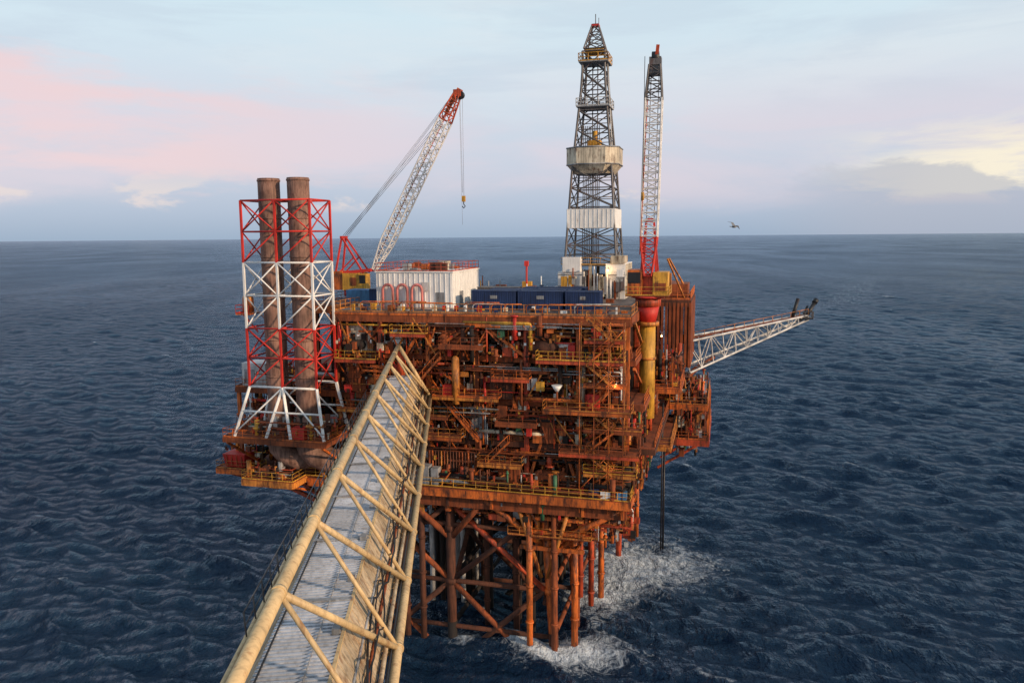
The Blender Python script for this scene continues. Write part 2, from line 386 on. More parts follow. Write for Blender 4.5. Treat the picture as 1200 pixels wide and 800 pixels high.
C.tube((-9.4,-1.3,35.2),(-9.4,-1.3,36.0),0.2,'white',14,r2=0.7); C.tube((-9.4,-1.3,33.5),(-9.4,-1.3,35.2),0.12,'rust',8)
C.tube((-22.8,-1.2,33.0),(-22.8,-1.2,38.8),0.5,'amber',14); C.ball((-22.8,-1.2,38.8),0.5,'amber',12)
C.tube((-30.5,-0.8,36.5),(-30.5,-0.8,39.5),0.6,'redlead',14)
lamps=[(-7,26.0,49.2),(2.2,15,40.5),(-2,-1.2,36.3)]
for p in lamps:
    C.ball(p,0.13,'lamp',8); C.tube((p[0],p[1]+0.05,p[2]+0.12),(p[0],p[1]+0.5,p[2]+0.5),0.05,'grey',5)
C.box(-5.2,-3.9,-2.2,-1.0,22.05,23.2,'blue'); C.box(-3.7,-2.0,-2.3,-1.1,22.05,23.0,'white'); C.box(-1.7,-0.5,-2.2,-1.2,22.05,23.0,'skyblue')
C.box(-29,-26.5,-2.2,-0.7,22.05,24.6,'grey'); C.box(-26.2,-25.2,-2.1,-0.9,22.05,24.4,'grey')
C.build('process_equipment',parent=plat)

for i,p in enumerate(lamps):
    ld=bpy.data.lights.new('deck_lamp_light','POINT'); ld.energy=80; ld.color=(1,0.55,0.2); ld.shadow_soft_size=0.2
    lo=bpy.data.objects.new('deck_lamp_light',ld); scene.collection.objects.link(lo); lo.parent=plat; lo.location=(p[0]-0.1,p[1]-0.5,p[2]-0.1)

# ------------------------------------------------------------------ jacket
J=MB()
legx=[-38,-24.5,-11.4]
legy=[0.5,16,32,46]
def LX(x,z):
    f=(20-z)/20.0
    return x+(-1.5*f if x<-30 else (1.2*f if x>-15 else 0))
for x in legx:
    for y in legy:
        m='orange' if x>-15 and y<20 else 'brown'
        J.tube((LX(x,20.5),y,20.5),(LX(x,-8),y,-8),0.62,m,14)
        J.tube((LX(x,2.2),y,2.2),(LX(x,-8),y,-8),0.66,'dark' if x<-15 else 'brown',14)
        for z in (15.5,8): J.tube((LX(x,z+.4),y,z+.4),(LX(x,z-.4),y,z-.4),0.78,m,14)
def br(a,b,r,m): J.tube(a,b,r,m,10)
zl=[16,8,1.5]
for y in legy:
    for z in zl:
        br((LX(-38,z),y,z),(LX(-11.4,z),y,z),0.32,'brown')
    for (xa,xb) in ((-38,-24.5),(-24.5,-11.4)):
        for (za,zb) in ((19,8),(8,-4)):
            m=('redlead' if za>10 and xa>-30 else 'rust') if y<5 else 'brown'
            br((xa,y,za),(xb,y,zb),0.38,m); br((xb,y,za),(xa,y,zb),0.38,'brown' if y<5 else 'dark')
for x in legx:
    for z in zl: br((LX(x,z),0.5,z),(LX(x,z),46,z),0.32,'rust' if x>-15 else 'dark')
    for i in range(3):
        br((x,legy[i],19),(x,legy[i+1],6),0.36,'rust' if x>-15 else 'brown'); br((x,legy[i+1],19),(x,legy[i],6),0.36,'brown')
for (x,y,zb,r,m) in ((-13.2,-0.8,-4,0.42,'orange'),(-9.9,-0.6,-4,0.42,'rust'),(-7.6,1.5,-4,0.46,'orange'),(-7.3,4.0,6,0.4,'redlead'),(-6.8,10,2,0.4,'redlead'),(-6.4,16.9,-4,0.46,'orange'),(-5.8,24,6,0.4,'orange'),(-5.9,33.6,-4,0.5,'redlead'),(-5.1,46,-4,0.5,'redlead'),(-1.5,20,9,0.35,'orange'),(-20.5,4,-4,0.4,'brown'),(-28.5,0,-4,0.42,'brown'),(-31,0,-4,0.55,'brown'),(-17,8,-4,0.5,'dark'),(-16,3,-4,0.45,'brown'),(-18.5,12,-4,0.45,'dark'),(-8.5,8,-4,0.45,'rust'),(-22,10,-4,0.6,'dark'),(-14.5,6,-4,0.5,'dark')):
    J.tube((x,y,21),(x,y,zb),r,m,12)
    for z in (19,14,9,4):
        if z>zb: J.tube((x,y,z-0.15),(x,y,z+0.15),r*1.3,m,12)
    J.tube((x,y,16),(-11.4 if x>-16 else -24.5,y+1.5,16),0.18,m,8)
for i in range(4):
    for j in range(4): J.tube((-30.5+i*1.6,9+j*2.3,21),(-30.5+i*1.6,9+j*2.3,-6),0.38,'silver' if (i+j)%3==0 else 'dark',10)
for i in range(5):
    for j in range(3): J.tube((-20+i*1.7,20+j*2.3,21),(-20+i*1.7,20+j*2.3,-6),0.36,'dark',8)  # rear caissons, shadow under the deck painted in as dark colour
for (a,b) in (((-11.4,0.5,14),(-1,-1.5,20.5)),((-11.4,0.5,14),(-19,-1.5,20.5)),((-24.5,0.5,14),(-19,-1.5,20.5)),((-24.5,0.5,14),(-31,-1.5,20.5)),((-38,0.5,14),(-31,-1.5,20.5)),((-11.4,16,14),(-1,16,20.5)),((-11.4,32,14),(-1,32,20.5)),((-11.4,46,14),(-1,45,20.5)),((-11.4,0.5,12),(-1,7,20.5)),((-38,0.5,14),(-43,0,20.5))):
    J.tube(a,b,0.42,'orange' if a[0]>-15 else 'rust',10)
for (a,b) in (((-14.5,-1.2,19.5),(-11.8,0,10)),((-8,-1.2,19.5),(-11,0,10)),((-7,1.5,19),(-3,14,12)),((-3,14,12),(-1,24,19))):
    J.tube(a,b,0.28,'amber',8)
for z in (18.3,16.4,14.2): 
    J.beam((-14.5,-0.6,z),(-6,-0.6,z),0.3,0.5,'orange'); J.beam((-7.0,-0.5,z),(-6.0,16,z),0.25,0.4,'orange')
J.box(-16,-5,-1.2,1.4,15.9,16,'rust'); J.rail([(-16,-1.2,16),(-5,-1.2,16),(-5,1.4,16)],'amber')
for y in (14,14.8): J.tube((2.6,y,31),(2.6,y,9.5),0.09,'black',6)
for z in np.arange(10,31,0.8): J.tube((2.6,14,z),(2.6,14.8,z),0.07,'black',5)
J.tube((2.9,14.4,9.6),(2.9,14.4,24),0.14,'black',8)
J.build('jacket',parent=plat)

# ------------------------------------------------------------------ top deck odds
T=MB()
for i in range(90):
    x=R.uniform(-40,-2); y=R.choice([R.uniform(1,4.5),R.uniform(18,44)])
    if -16<x<-3 and 22<y<38: continue
    a,b,c=R.uniform(0.4,2.2),R.uniform(0.4,2),R.uniform(0.4,1.8)
    if y<5: a,b,c=a*.4,b*.4,c*.5
    T.box(x,x+a,y,y+b,44.71,44.7+c,R.choice(['grey','rust','cream','yellow','white','orange','blue','brown','red']))
for i in range(30):
    x=R.uniform(-40,-1); y=R.uniform(18,44); T.tube((x,y,44.7),(x,y,44.7+R.uniform(1,3.2)),0.1,R.choice(['rust','yellow','white','grey']),6)
for i in range(14):
    x=R.uniform(-39,-7); y=R.uniform(1,4); T.path([(x,y,44.7),(x,y,45.5),(x+.3,y,45.8),(x+R.uniform(2,6),y,45.8)],0.08,R.choice(['rust','orange','silver']),6)
T.tube((-19.5,24,44.7),(-19.5,24,50.2),0.16,'red',8); T.box(-19.8,-19.2,23.7,24.3,49.9,50.7,'red')
T.box(-40.8,-37.4,12,17,44.75,46.9,'blue'); T.box(-45.6,-41.3,14,17,44.72,46.6,'skyblue')
T.box(-15.0,-10.9,26.5,35,44.72,48.9,'white'); T.box(-14.2,-11.4,26.2,28,48.9,51.2,'white'); T.box(-7.4,-4.4,26.4,36,44.72,50.2,'white'); T.box(-6.6,-4.5,26.2,30,50.2,51.4,'cream'); T.box(-10.8,-7.5,28.2,36,44.72,48.2,'brown')
T.box(-10.2,-8.0,26.6,28.1,44.72,46.6,'cream'); T.box(-14.5,-12.6,26.3,26.48,45.4,47.2,'grey'); T.box(-6.4,-5.4,26.2,26.38,45,47.4,'grey')
for z in (46.6,48.4): T.box(-15.05,-10.85,26.4,26.49,z,z+.12,'grey'); T.box(-7.45,-4.35,26.3,26.39,z,z+.12,'grey')
for y in np.arange(27,35.5,0.9): T.box(-4.4,-4.32,y,y+.1,44.8,50.1,'cream')
for x in (-14.2,-10,-5.8):
    for y in (27.5,35.5): T.beam((x,y,44.7),(x,y,50),0.5,0.5,'cream')
T.box(-14.6,-5.2,28.2,36,49.7,50,'grey'); T.rail([(-14.6,36,50),(-14.6,27,50),(-5.2,27,50),(-5.2,36,50)],'yellow')
for i in range(34):
    x=R.uniform(-14.5,-5); T.box(x,x+R.uniform(.3,1.1),25.6,26.15,R.uniform(45,48),R.uniform(48,49.5) if R.random()<.3 else 48.2,R.choice(['white','cream','grey','rust','yellow','steel'])) if i%2 else T.tube((x,25.9,44.7),(x,25.9,R.uniform(47,50)),0.1,R.choice(['rust','white','grey']),6)
T.beam((4.5,30,44.7),(2.2,24,51),0.22,0.22,'amber'); T.beam((5.2,34,44.7),(2.4,25,51),0.22,0.22,'amber')
T.box(1.5,5,30,36,44.65,46.9,'rust'); T.box(0.6,3,36,43,44.65,46.7,'rust')
T.build('top_deck_equipment',parent=plat)

# ------------------------------------------------------------------ white module
W=MB()
x0,x1,y0,y1,z0,z1=-36.4,-25.2,5,17,44.72,49.7
W.box(x0,x1,y0,y1,z0,z1,'white')
W.box(x0-.15,x1+.15,y0-.15,y1+.15,z1,z1+0.18,'white')
for x in np.arange(x0+0.4,x1,0.75): W.box(x,x+0.1,y0-0.07,y0,z0+.1,z1-.1,'white')
for y in np.arange(y0+0.4,y1,0.75): W.box(x1,x1+0.07,y,y+0.1,z0+.1,z1-.1,'white')
W.box(-27.6,-26.4,y0-.1,y0-.072,z0+.1,z0+2.3,'grey'); W.box(x1+.075,x1+.1,8,9.4,z0+.1,z0+2.3,'grey'); W.box(-29.6,-28.6,y0-.2,y0-.08,47.2,48.4,'silver')
for i in range(3):
    xa=-35.2+i*2.15
    pts=[(xa,y0-0.6,z0)]+[(xa+0.75-0.75*math.cos(t),y0-0.6,z0+2.6+0.75*math.sin(t)) for t in np.linspace(0,math.pi,9)]+[(xa+1.5,y0-0.6,z0)]
    W.path(pts,0.2,'pinkpipe',8)
W.rail([(x0,y0,z1+.18),(x1,y0,z1+.18),(x1,y1,z1+.18),(x0,y1,z1+.18),(x0,y0,z1+.18)],'redlead',1.1,0.04)
for i in range(22):
    x=R.uniform(x0+1,x1-2); y=R.uniform(y0+1,y1-2); W.box(x,x+R.uniform(.4,1.6),y,y+R.uniform(.4,1.4),z1+.19,z1+R.uniform(.5,1.3),R.choice(['grey','rust','cream','orange','brown']))
W.build('white_deck_module',origin=(-30.8,11,44.7),mat_world=PM)

# ------------------------------------------------------------------ shipping containers
def container(x,y,z,L,col,rot=0):
    m=MB(); h=2.6; w=2.45
    m.box(0.08,L-0.08,0.08,w-0.08,0.12,h-0.05,col)
    for e in (0,L-0.16):
        for f in (0,w-0.16): m.box(e,e+0.16,f,f+0.16,0,h,col)
    for z_ in (0,h-0.14):
        for f in (0,w-0.14): m.box(0.16,L-0.16,f,f+0.14,z_,z_+0.14,col)
        for e in (0,L-0.14): m.box(e,e+0.14,0.16,w-0.16,z_,z_+0.14,col)
    for u in np.arange(0.35,L-0.3,0.3):
        m.box(u,u+0.14,0.03,0.08,0.14,h-0.14,col); m.box(u,u+0.14,w-0.08,w-0.03,0.14,h-0.14,col)
    for u in np.arange(0.3,w-0.25,0.3): m.box(L-0.08,L-0.03,u,u+0.14,0.14,h-0.14,col)
    for u in (0.6,0.95,1.45,1.8): m.tube((0.03,u,0.2),(0.03,u,h-0.2),0.03,'silver',5)
    m.box(L*0.42,L*0.58,0.0,0.028,1.5,1.95,'grey')
    m.build('shipping_container',mat_world=PM@Matrix.Translation((x,y,z))@Matrix.Rotation(rot,4,'Z'))
container(-22.5,5.2,44.72,6.1,'blue'); container(-16.1,5.3,44.72,6.1,'blue'); container(-9.6,5.1,44.72,4.6,'blue')
container(-21,8.5,44.72,6.1,'blue'); container(-14.5,8.6,44.72,6.1,'blue'); container(-24,12.5,44.72,6.1,'steel'); container(-17.2,12.4,44.72,9.0,'blue')

# ------------------------------------------------------------------ derrick
K=MB()
cx,cy=-10,31.5
def dw(f):
    z=50+f*33
    if z<65: return 4.1+(3.1-4.1)*(z-50)/15
    if z<79: return 3.1+(1.75-3.1)*(z-65)/14
    return 1.75
lattice(K,(cx,cy,50),(cx,cy,83),dw,11,0.19,0.10,lambda f:'steel',xb=True)
for i in range(22):
    z=50+i*1.5; w=dw((z-50)/33)
    for a,b in (((-w,-w),(w,-w)),((w,-w),(w,w)),((w,w),(-w,w)),((-w,w),(-w,-w))):
        K.tube((cx+a[0],cy+a[1],z),(cx+b[0],cy+b[1],z),0.07,'steel',5)
for x in (-0.4,0.4): K.tube((cx+x,cy,50),(cx+x,cy,82),0.09,'steel',6)
for i in range(10): K.tube((cx-2.2+i*.3,cy+1.2,50),(cx-2.0+i*.28,cy+1.2,72),0.07,'steel',5)
for y in (-0.3,0.3): K.tube((cx+3.9,cy+y,50),(cx+1.9,cy+y,82),0.06,'silver',5)
w=3.75
for (a,b,c,d) in ((-w,w,-w-.1,-w),(-w,w,w,w+.1),(-w-.1,-w,-w,w),(w,w+.1,-w,w)): K.box(cx+a,cx+b,cy+c,cy+d,55.7,58.7,'white')
for x in np.arange(-w,w,0.7): K.box(cx+x,cx+x+.07,cy-w-.16,cy-w-.1,55.8,58.6,'white')
w=4.15; wl=3.0
def ring(w,z): return [(cx-w,cy-w*0.55,z),(cx-w*0.55,cy-w,z),(cx+w*0.55,cy-w,z),(cx+w,cy-w*0.55,z),(cx+w,cy+w*0.55,z),(cx+w*0.55,cy+w,z),(cx-w*0.55,cy+w,z),(cx-w,cy+w*0.55,z)]
rs=[ring(wl,64.2),ring(w,65.6),ring(w,68.2)]
b0=len(K.v)
for r_ in rs: K.v.extend(r_)
for i in range(2):
    for j in range(8):
        jj=(j+1)%8; K.face([b0+i*8+j,b0+i*8+jj,b0+(i+1)*8+jj,b0+(i+1)*8+j],'cream')
K.face([b0+j for j in range(8)],'grey')
for j in range(8):
    a=V(rs[2][j]); b=V(rs[2][(j+1)%8]); K.tube(a,b,0.12,'grey',5); K.tube(V(rs[1][j]),V(rs[1][(j+1)%8]),0.1,'grey',5)
K.box(cx-1,cx+1,cy-1,cy+1,66,69.5,'yellow'); K.tube((cx,cy,69.5),(cx,cy,71),0.4,'yellow',8)
for (z,w) in ((74.6,2.6),(81.4,2.3)):
    K.box(cx-w,cx+w,cy-w,cy+w,z-.15,z,'grey'); K.rail([(cx-w,cy-w,z),(cx+w,cy-w,z),(cx+w,cy+w,z),(cx-w,cy+w,z),(cx-w,cy-w,z)],'yellow' if z>80 else 'silver',1.2,0.06)
K.box(cx-1.5,cx+1.5,cy-1.5,cy+1.5,83,83.5,'yellow')
lattice(K,(cx,cy,83.4),(cx,cy,87.2),lambda f:1.6-1.15*f,3,0.12,0.08,lambda f:'steel',xb=True)
K.tube((cx,cy,87.2),(cx,cy,88.8),0.07,'steel',5); K.tube((cx+.5,cy,87.0),(cx+.5,cy,88.2),0.05,'steel',5); K.box(cx-.6,cx+.6,cy-.6,cy+.6,86.9,87.2,'red')
K.build('drilling_derrick',origin=(cx,cy,50),mat_world=PM)

# ------------------------------------------------------------------ right crane
K=MB(); cx,cy=0.75,9.5
K.tube((cx,cy,30),(cx,cy,43),1.05,'yellow',20); K.tube((cx,cy,42.6),(cx,cy,43.1),1.5,'amber',20); K.tube((cx,cy,38),(cx,cy,38.3),1.2,'amber',20)
K.tube((cx,cy,43.1),(cx,cy,45.2),1.1,'red',20,r2=1.5); K.tube((cx,cy,45.2),(cx,cy,46.3),1.7,'redlead',20)
K.tube((cx,cy,46.3),(cx,cy,46.54),2.2,'red',20)
K.box(cx-2.6,cx-0.7,cy-1.5,cy+2.4,46.7,50.0,'orange'); K.box(cx+0.7,cx+2.6,cy-1.2,cy+2.6,46.7,49.7,'yellow')
K.box(cx-2.5,cx-0.9,cy-1.62,cy-1.5,48.3,49.7,'black'); K.box(cx+0.9,cx+2.4,cy-1.28,cy-1.2,47.2,48.3,'rust'); K.box(cx-0.65,cx+0.65,cy-0.6,cy+2.5,46.7,49.4,'redlead')
K.box(cx-2.8,cx+2.8,cy+2.7,cy+4,46.9,49.4,'amber')
K.rail([(cx-2.8,cy+4,46.7),(cx-2.8,cy-2,46.7),(cx+2.8,cy-2,46.7),(cx+2.8,cy+4,46.7)],'yellow'); K.box(cx-2.8,cx+2.8,cy-2,cy+2.6,46.55,46.69,'rust')
for x in (-1,1):
    K.beam((cx+x,cy+0.2,49.5),(cx+x*0.5,cy+1.6,56.5),0.28,0.28,'red'); K.beam((cx+x,cy+3.4,49.4),(cx+x*0.5,cy+1.6,56.5),0.24,0.24,'red')
K.beam((cx-.6,cy+1.6,56.5),(cx+.6,cy+1.6,56.5),0.4,0.5,'red')
def bm(f): return 'red' if f<0.2 else ('steel' if f>0.86 else 'boomwhite')
p=(cx,cy-1.0,49.2); q=(cx+0.5,cy-0.2,76.0)
lattice(K,p,q,lambda f:(1.05*min(1,0.45+f*3.2)*(1 if f<0.85 else 1-(f-0.85)*2.2),0.9*min(1,0.45+f*3.2)),26,0.12,0.075,bm,xb=False)
K.tube((cx-1.0,cy-1.9,52),(cx-.3,cy-1.15,72),0.06,'redlead',5)
K.box(cx-0.2,cx+1.3,cy-0.9,cy+0.6,74.8,77.0,'steel'); K.tube((cx+0.1,cy-0.2,77.0),(cx+1.0,cy-0.2,77.0),0.75,'black',14); K.beam((cx+0.5,cy-0.2,75.4),(cx+0.9,cy-1.0,78.4),0.4,0.4,'redlead')
for x in (-.5,.5): K.tube((cx+x,cy+1.6,56.5),(cx+.5+x,cy+.3,76.0),0.05,'steel',5)
K.tube((cx-0.7,cy-1.3,77.0),(cx-0.7,cy-1.9,60),0.04,'black',4); K.tube((cx-0.7,cy-1.9,60),(cx-0.7,cy-1.9,59),0.2,'yellow',8)
K.build('pedestal_crane',origin=(cx,cy,43),mat_world=PM)

# ------------------------------------------------------------------ left crane
K=MB(); cx,cy=-47.6,21
K.tube((cx,cy,36),(cx,cy,45.2),1.2,'amber',18); K.tube((cx,cy,45.2),(cx,cy,46.2),1.7,'red',18)
K.box(cx-1.2,cx+1.6,cy-1.8,cy+1.8,46.2,48.9,'yellow'); K.box(cx-2.9,cx-1.3,cy-1.6,cy+1.6,46.2,49.2,'orange'); K.box(cx+1.7,cx+3,cy-2,cy-0.4,46.3,48.8,'yellow'); K.box(cx+1.9,cx+2.9,cy-2.08,cy-2.0,47.3,48.6,'black')
K.box(cx+.2,cx+1.2,cy-1.88,cy-1.8,46.9,48.2,'rust')
b=V((cx+3.6,cy,49.4)); 
for y in (-1.2,1.2):
    K.beam((cx+2.2,cy+y,48.9),(cx-1.6,cy+y*.6,54.6),0.25,0.25,'red'); K.beam((cx-2.6,cy+y,49.2),(cx-1.6,cy+y*.6,54.6),0.25,0.25,'red'); K.beam((cx-2.0,cy+y,49),(cx+0.5,cy+y*.8,51.4),0.18,0.18,'red')
    K.beam((cx-1.6,cy+y,48.9),(cx+3.6,cy+y,49.4),0.3,0.5,'red')
K.beam((cx-1.6,cy-1,54.6),(cx-1.6,cy+1,54.6),0.4,0.4,'red')
tip=V((cx+17.3,cy+2.6,76.4))
def bm2(f): return 'redlead' if f>0.86 else 'boomwhite'
d=(tip-b).normalized()
lattice(K,b,tip,lambda f:(1.0*min(1,0.35+f*4)*(1 if f<.85 else 1-(f-.85)*3),0.85*min(1,0.35+f*4)*(1 if f<.85 else 1-(f-.85)*3)),28,0.13,0.08,bm2,side=(0,1,0))
K.tube(b+V((0,0,.9)),tip+V((0,0,.3)),0.07,'redlead',5)
K.box(tip.x-.5,tip.x+.7,tip.y-.6,tip.y+.6,tip.z-.4,tip.z+.7,'redlead'); K.tube(tip+V((.5,-.4,-.1)),tip+V((.5,.4,-.1)),0.6,'black',12)
K.beam(tip-d*4+V((0,0,0.8)),tip+V((.3,0,.9)),0.5,0.5,'orange')
for y in (-.7,0,.7):
    K.tube((cx-1.6,cy+y,54.6),b.lerp(tip,0.84)+V((0,y,.8)),0.035,'grey',4)
    K.tube((cx-1.6,cy+y,54.2),tip+V((-.2,y*.5,.5)),0.025,'grey',4)
K.tube(tip+V((.8,0,0)),tip+V((.8,0,-15.5)),0.025,'grey',4); K.tube(tip+V((.4,0,0)),tip+V((.6,0,-15)),0.025,'grey',4)
h=tip+V((.75,0,-15.5)); K.box(h.x-.25,h.x+.25,h.y-.25,h.y+.25,h.z-.9,h.z,'yellow'); K.path([h+V((0,0,-.9)),h+V((0,0,-1.3)),h+V((.25,0,-1.6)),h+V((.0,0,-1.9)),h+V((-.25,0,-1.6))],0.08,'black',6)
K.tube(tip+V((.2,.3,0)),tip+V((.4,.3,-20)),0.02,'grey',4)
K.build('pedestal_crane',origin=(cx,cy,45),mat_world=PM)

# ------------------------------------------------------------------ exhaust stacks in lattice tower
K=MB()
xs=[-50.3,-45.4,-40.4]; yf,yb=-5.6,-0.2
zt=[59.4,55.4,51.4,47.1,42.8,38.9,35.0]
def tm(z): return 'red' if (z>51.4 or z<42.8) else 'white'
for i in range(len(zt)-1):
    a,b=zt[i],zt[i+1]; m=tm((a+b)/2)
    for y in (yf,yb):
        for j,x in enumerate(xs): K.beam((x,y,a),(x,y,b),0.26,0.26,m)
        for j in range(2):
            K.tube((xs[j],y,b),(xs[j+1],y,a),0.1,m,6)
            if i%2==0: K.tube((xs[j+1],y,b),(xs[j],y,a),0.1,m,6)
        K.tube((xs[0],y,a),(xs[2],y,a),0.13,m,6)
    for x in (xs[0],xs[2],xs[1]):
        K.tube((x,yf,a),(x,yb,a),0.12,m,6)
        if x!=xs[1]: K.tube((x,yf,a),(x,yb,b),0.1,m,6); K.tube((x,yb,a),(x,yf,b),0.1,m,6)
for y in (yf,yb): K.tube((xs[0],y,35),(xs[2],y,35),0.16,'white',6)
for y,yo in ((yf,-1.6),(yb,0)):
    for x,dx in ((xs[0],-1.6),(xs[1],-1.8),(xs[1],1.8),(xs[2],1.6)):
        K.beam((x,y,35),(x+dx,y+yo,28.5),0.32,0.32,'white')
    K.tube((xs[0]-.8,y+yo/2,31.8),(xs[2]+.8,y+yo/2,31.8),0.14,'white',6); K.tube((xs[0]-1.6,y+yo,28.9),(xs[1],y,35),0.12,'white',6); K.tube((xs[2]+1.6,y+yo,28.9),(xs[1],y,35),0.12,'white',6)
for x in (-47.7,-43.4):
    y=-2.9
    K.tube((x,y,31),(x,y,62.3),1.42,'stack',28,cap=False); K.tube((x,y,62.3),(x,y,60),1.36,'black',28,cap=False)
    K.tube((x,y,60.1),(x,y,60.0),1.36,'black',28)
    for z in (36,41,46.5,52,57,61.9): K.tube((x,y,z),(x,y,z+.22),1.5,'stack',28)
    K.tube((x,y,31),(x,y,29),1.42,'stack',28,r2=1.9)
    y=-3.6
    K.path([(x,y,29.4),(x,y,27.6),(x+.3,y,26.4),(x+1.2,y+.2,25.3),(x+2.6,y+.7,24.6),(x+5,y+4,24.5),(x+6,y+8,24.5)],1.5,'stack',22)
    for (zz) in (27.4,): K.tube((x,y,zz),(x,y,zz-.25),1.65,'rust',22)
K.box(-52.6,-50.6,-4.5,-1.5,44.4,44.6,'orange'); K.tube((-51.6,-3,44.7),(-51.6,-3,46.4),0.75,'orange',14); K.ball((-51.6,-3,46.4),0.75,'amber',12); K.rail([(-50.6,-4.5,44.6),(-52.6,-4.5,44.6),(-52.6,-1.5,44.6)],'red'); K.beam((-52.4,-3,44.3),(-50.3,-3,42),0.18,0.18,'red')
K.build('exhaust_stack_tower',origin=(-45.4,-3,28.4),mat_world=PM)

# ------------------------------------------------------------------ flare boom
K=MB()
p=V((3.6,40,34)); q=V((25.5,61.7,38.9))
lattice(K,p,q,lambda f:(1.9-1.3*f,2.7-2.3*f),11,0.2,0.1,lambda f:'silver',side=(0.7,-0.7,0),xb=False)
dd=(q-p).normalized(); sd=V((0.7,-0.7,0))
for o in (-.5,0,.5): K.tube(p+sd*o+V((0,0,2.3)),q+sd*o+V((0,0,.4)),0.14,'rust',7)
K.beam(p+V((0,0,2.8)),q+V((0,0,.5)),0.9,0.08,'rust')
for k in range(14):
    c=p.lerp(q,k/13); 
    K.tube(c+sd*.6+V((0,0,2.7-2.2*k/13)),c+sd*.6+V((0,0,3.8-2.2*k/13)),0.05,'amber',4)
K.tube(p+sd*.6+V((0,0,3.8)),q+sd*.6+V((0,0,1.6)),0.05,'amber',4)
e=q
K.box(e.x-1.8,e.x+1.2,e.y-1.8,e.y+1.2,e.z-.2,e.z+.05,'black')
K.rail([(e.x-1.8,e.y-1.8,e.z),(e.x+1.2,e.y-1.8,e.z),(e.x+1.2,e.y+1.2,e.z)],'steel',1.2,.07)
K.tube(e+V((-2.6,-2.4,0)),e+V((-1.6,-1.4,3.6)),0.35,'black',10); K.tube(e+V((0,0,0)),e+V((1.6,1.6,2.6)),0.38,'black',10); K.tube(e+V((1.6,1.6,2.6)),e+V((2,2,3.2)),0.5,'black',10)
K.tube(e+V((-.5,.6,0)),e+V((.4,1.5,2)),0.22,'black',8)
K.tube((1,36,28),p.lerp(q,0.25)+V((0,0,-2)),0.3,'rust',8); K.tube((1,44,28),p.lerp(q,0.25)+V((0,0,-2)),0.3,'rust',8)
K.build('flare_boom',origin=p,mat_world=PM)

# ------------------------------------------------------------------ bridge
K=MB()
bd=V((-0.0744,0.9972,0)).normalized(); bn=V((bd.y,-bd.x,0))
def B(s,o,z): return V((-7.14,0,0))+bd*s+bn*o+V((0,0,z))
ZT,ZB,HW=40.5,33.5,4.0
S0,S1=-11.0,103.5
K.tube(B(S0,0,ZT),B(S1,0,ZT),0.28,'bridge_yellow',16); 
K.tube(B(S0,HW,ZB),B(S1,HW,ZB),0.25,'bridge_yellow',16); K.tube(B(S0,-HW,ZB),B(S1,-HW,ZB),0.25,'bridge_yellow',16)
step=8.2; n=int((S1-S0)/step)
for i in range(n+1):
    s=30.3-step*5+i*step
    if s>S1: break
    for sg in (1,-1):
        K.tube(B(s,0,ZT),B(s,sg*HW,ZB),0.12,'bridge_yellow',10)
        if s+step<=S1+1:
            K.tube(B(s,0,ZT),B(s+step,sg*HW,ZB),0.17,'bridge_yellow',10)
    K.tube(B(s,-HW,ZB),B(s,HW,ZB),0.16,'bridge_yellow',8); K.tube(B(s,-HW,ZB),B(min(S1,s+step),HW,ZB),0.1,'bridge_yellow',8)
    K.tube(B(s-.12,0,ZT),B(s+.12,0,ZT),0.33,'bridge_yellow',14)
    K.tube(B(s-.1,HW,ZB),B(s+.1,HW,ZB),0.31,'bridge_yellow',14)
K.tube(B(S1,0,ZT),B(S1,HW,ZB),0.25,'bridge_yellow',12); K.tube(B(S1,0,ZT),B(S1,-HW,ZB),0.25,'bridge_yellow',12); K.tube(B(S1,-HW,ZB),B(S1,HW,ZB),0.25,'bridge_yellow',12)
ZR=36.3; ZF=33.75
def quadstrip(o0,z0,o1,z1,mat,t=0.06):
    a,b,c,d=B(S0,o0,z0),B(S0,o1,z1),B(S1,o1,z1),B(S1,o0,z0)
    nn=(b-a).cross(c-b).normalized()*t
    K.hexa([a,b,c,d,a+nn,b+nn,c+nn,d+nn],mat)
quadstrip(-1.5,ZR-.1,1.75,ZR,'roofing'); quadstrip(1.8,ZR-.02,3.2,ZF,'panelbeige'); quadstrip(-1.55,ZR-.12,-3.1,ZF,'panelbeige'); quadstrip(-3.1,ZF-.1,3.2,ZF-.1,'grey')
s=S0
while s<S1:
    K.beam(B(s,-1.52,ZR-.01),B(s,1.8,ZR+.09),0.14,0.09,'roofing'); s+=0.32
s=S0; i=0
while s<S1:
    K.beam(B(s,1.83,ZR),B(s,3.24,ZF),0.09,0.1,'panelbeige'); s+=0.82; i+=1
    if i%7==0: K.box(*(lambda c:(c.x-.18,c.x+.18,c.y-.3,c.y+.3,c.z-.1,c.z+.25))(B(s,1.5,ZR+.1)),'grey')
    if i%10==0: K.beam(B(s,-1.5,ZR+.12),B(s,1.8,ZR+.16),0.3,0.06,'grey')
K.beam(B(S0,1.8,ZR+.06),B(S1,1.8,ZR+.06),0.16,0.16,'bridge_yellow')
for (o,z,r,m) in ((2.5,35.2,0.07,'grey'),(2.95,34.5,0.09,'rust'),(3.45,33.9,0.12,'panelbeige'),(3.7,33.75,0.07,'black'),(-3.6,34.1,0.12,'rust'),(-1.3,36.4,0.05,'black'),(0.7,36.45,0.03,'grey')): K.tube(B(S0,o,z),B(S1,o,z),r,m,8)
for (ph,am,r) in ((0,.35,.05),(1.7,.25,.04),(3.1,.3,.06)):
    pts=[]
    for i in range(0,120):
        s=8+i*0.8; pts.append(B(s,2.95+am*math.sin(s*0.37+ph),34.9+ph*.08+am*math.sin(s*0.9+ph)+0.2*math.sin(s*2.1)))
    K.path(pts,r,'black',6)
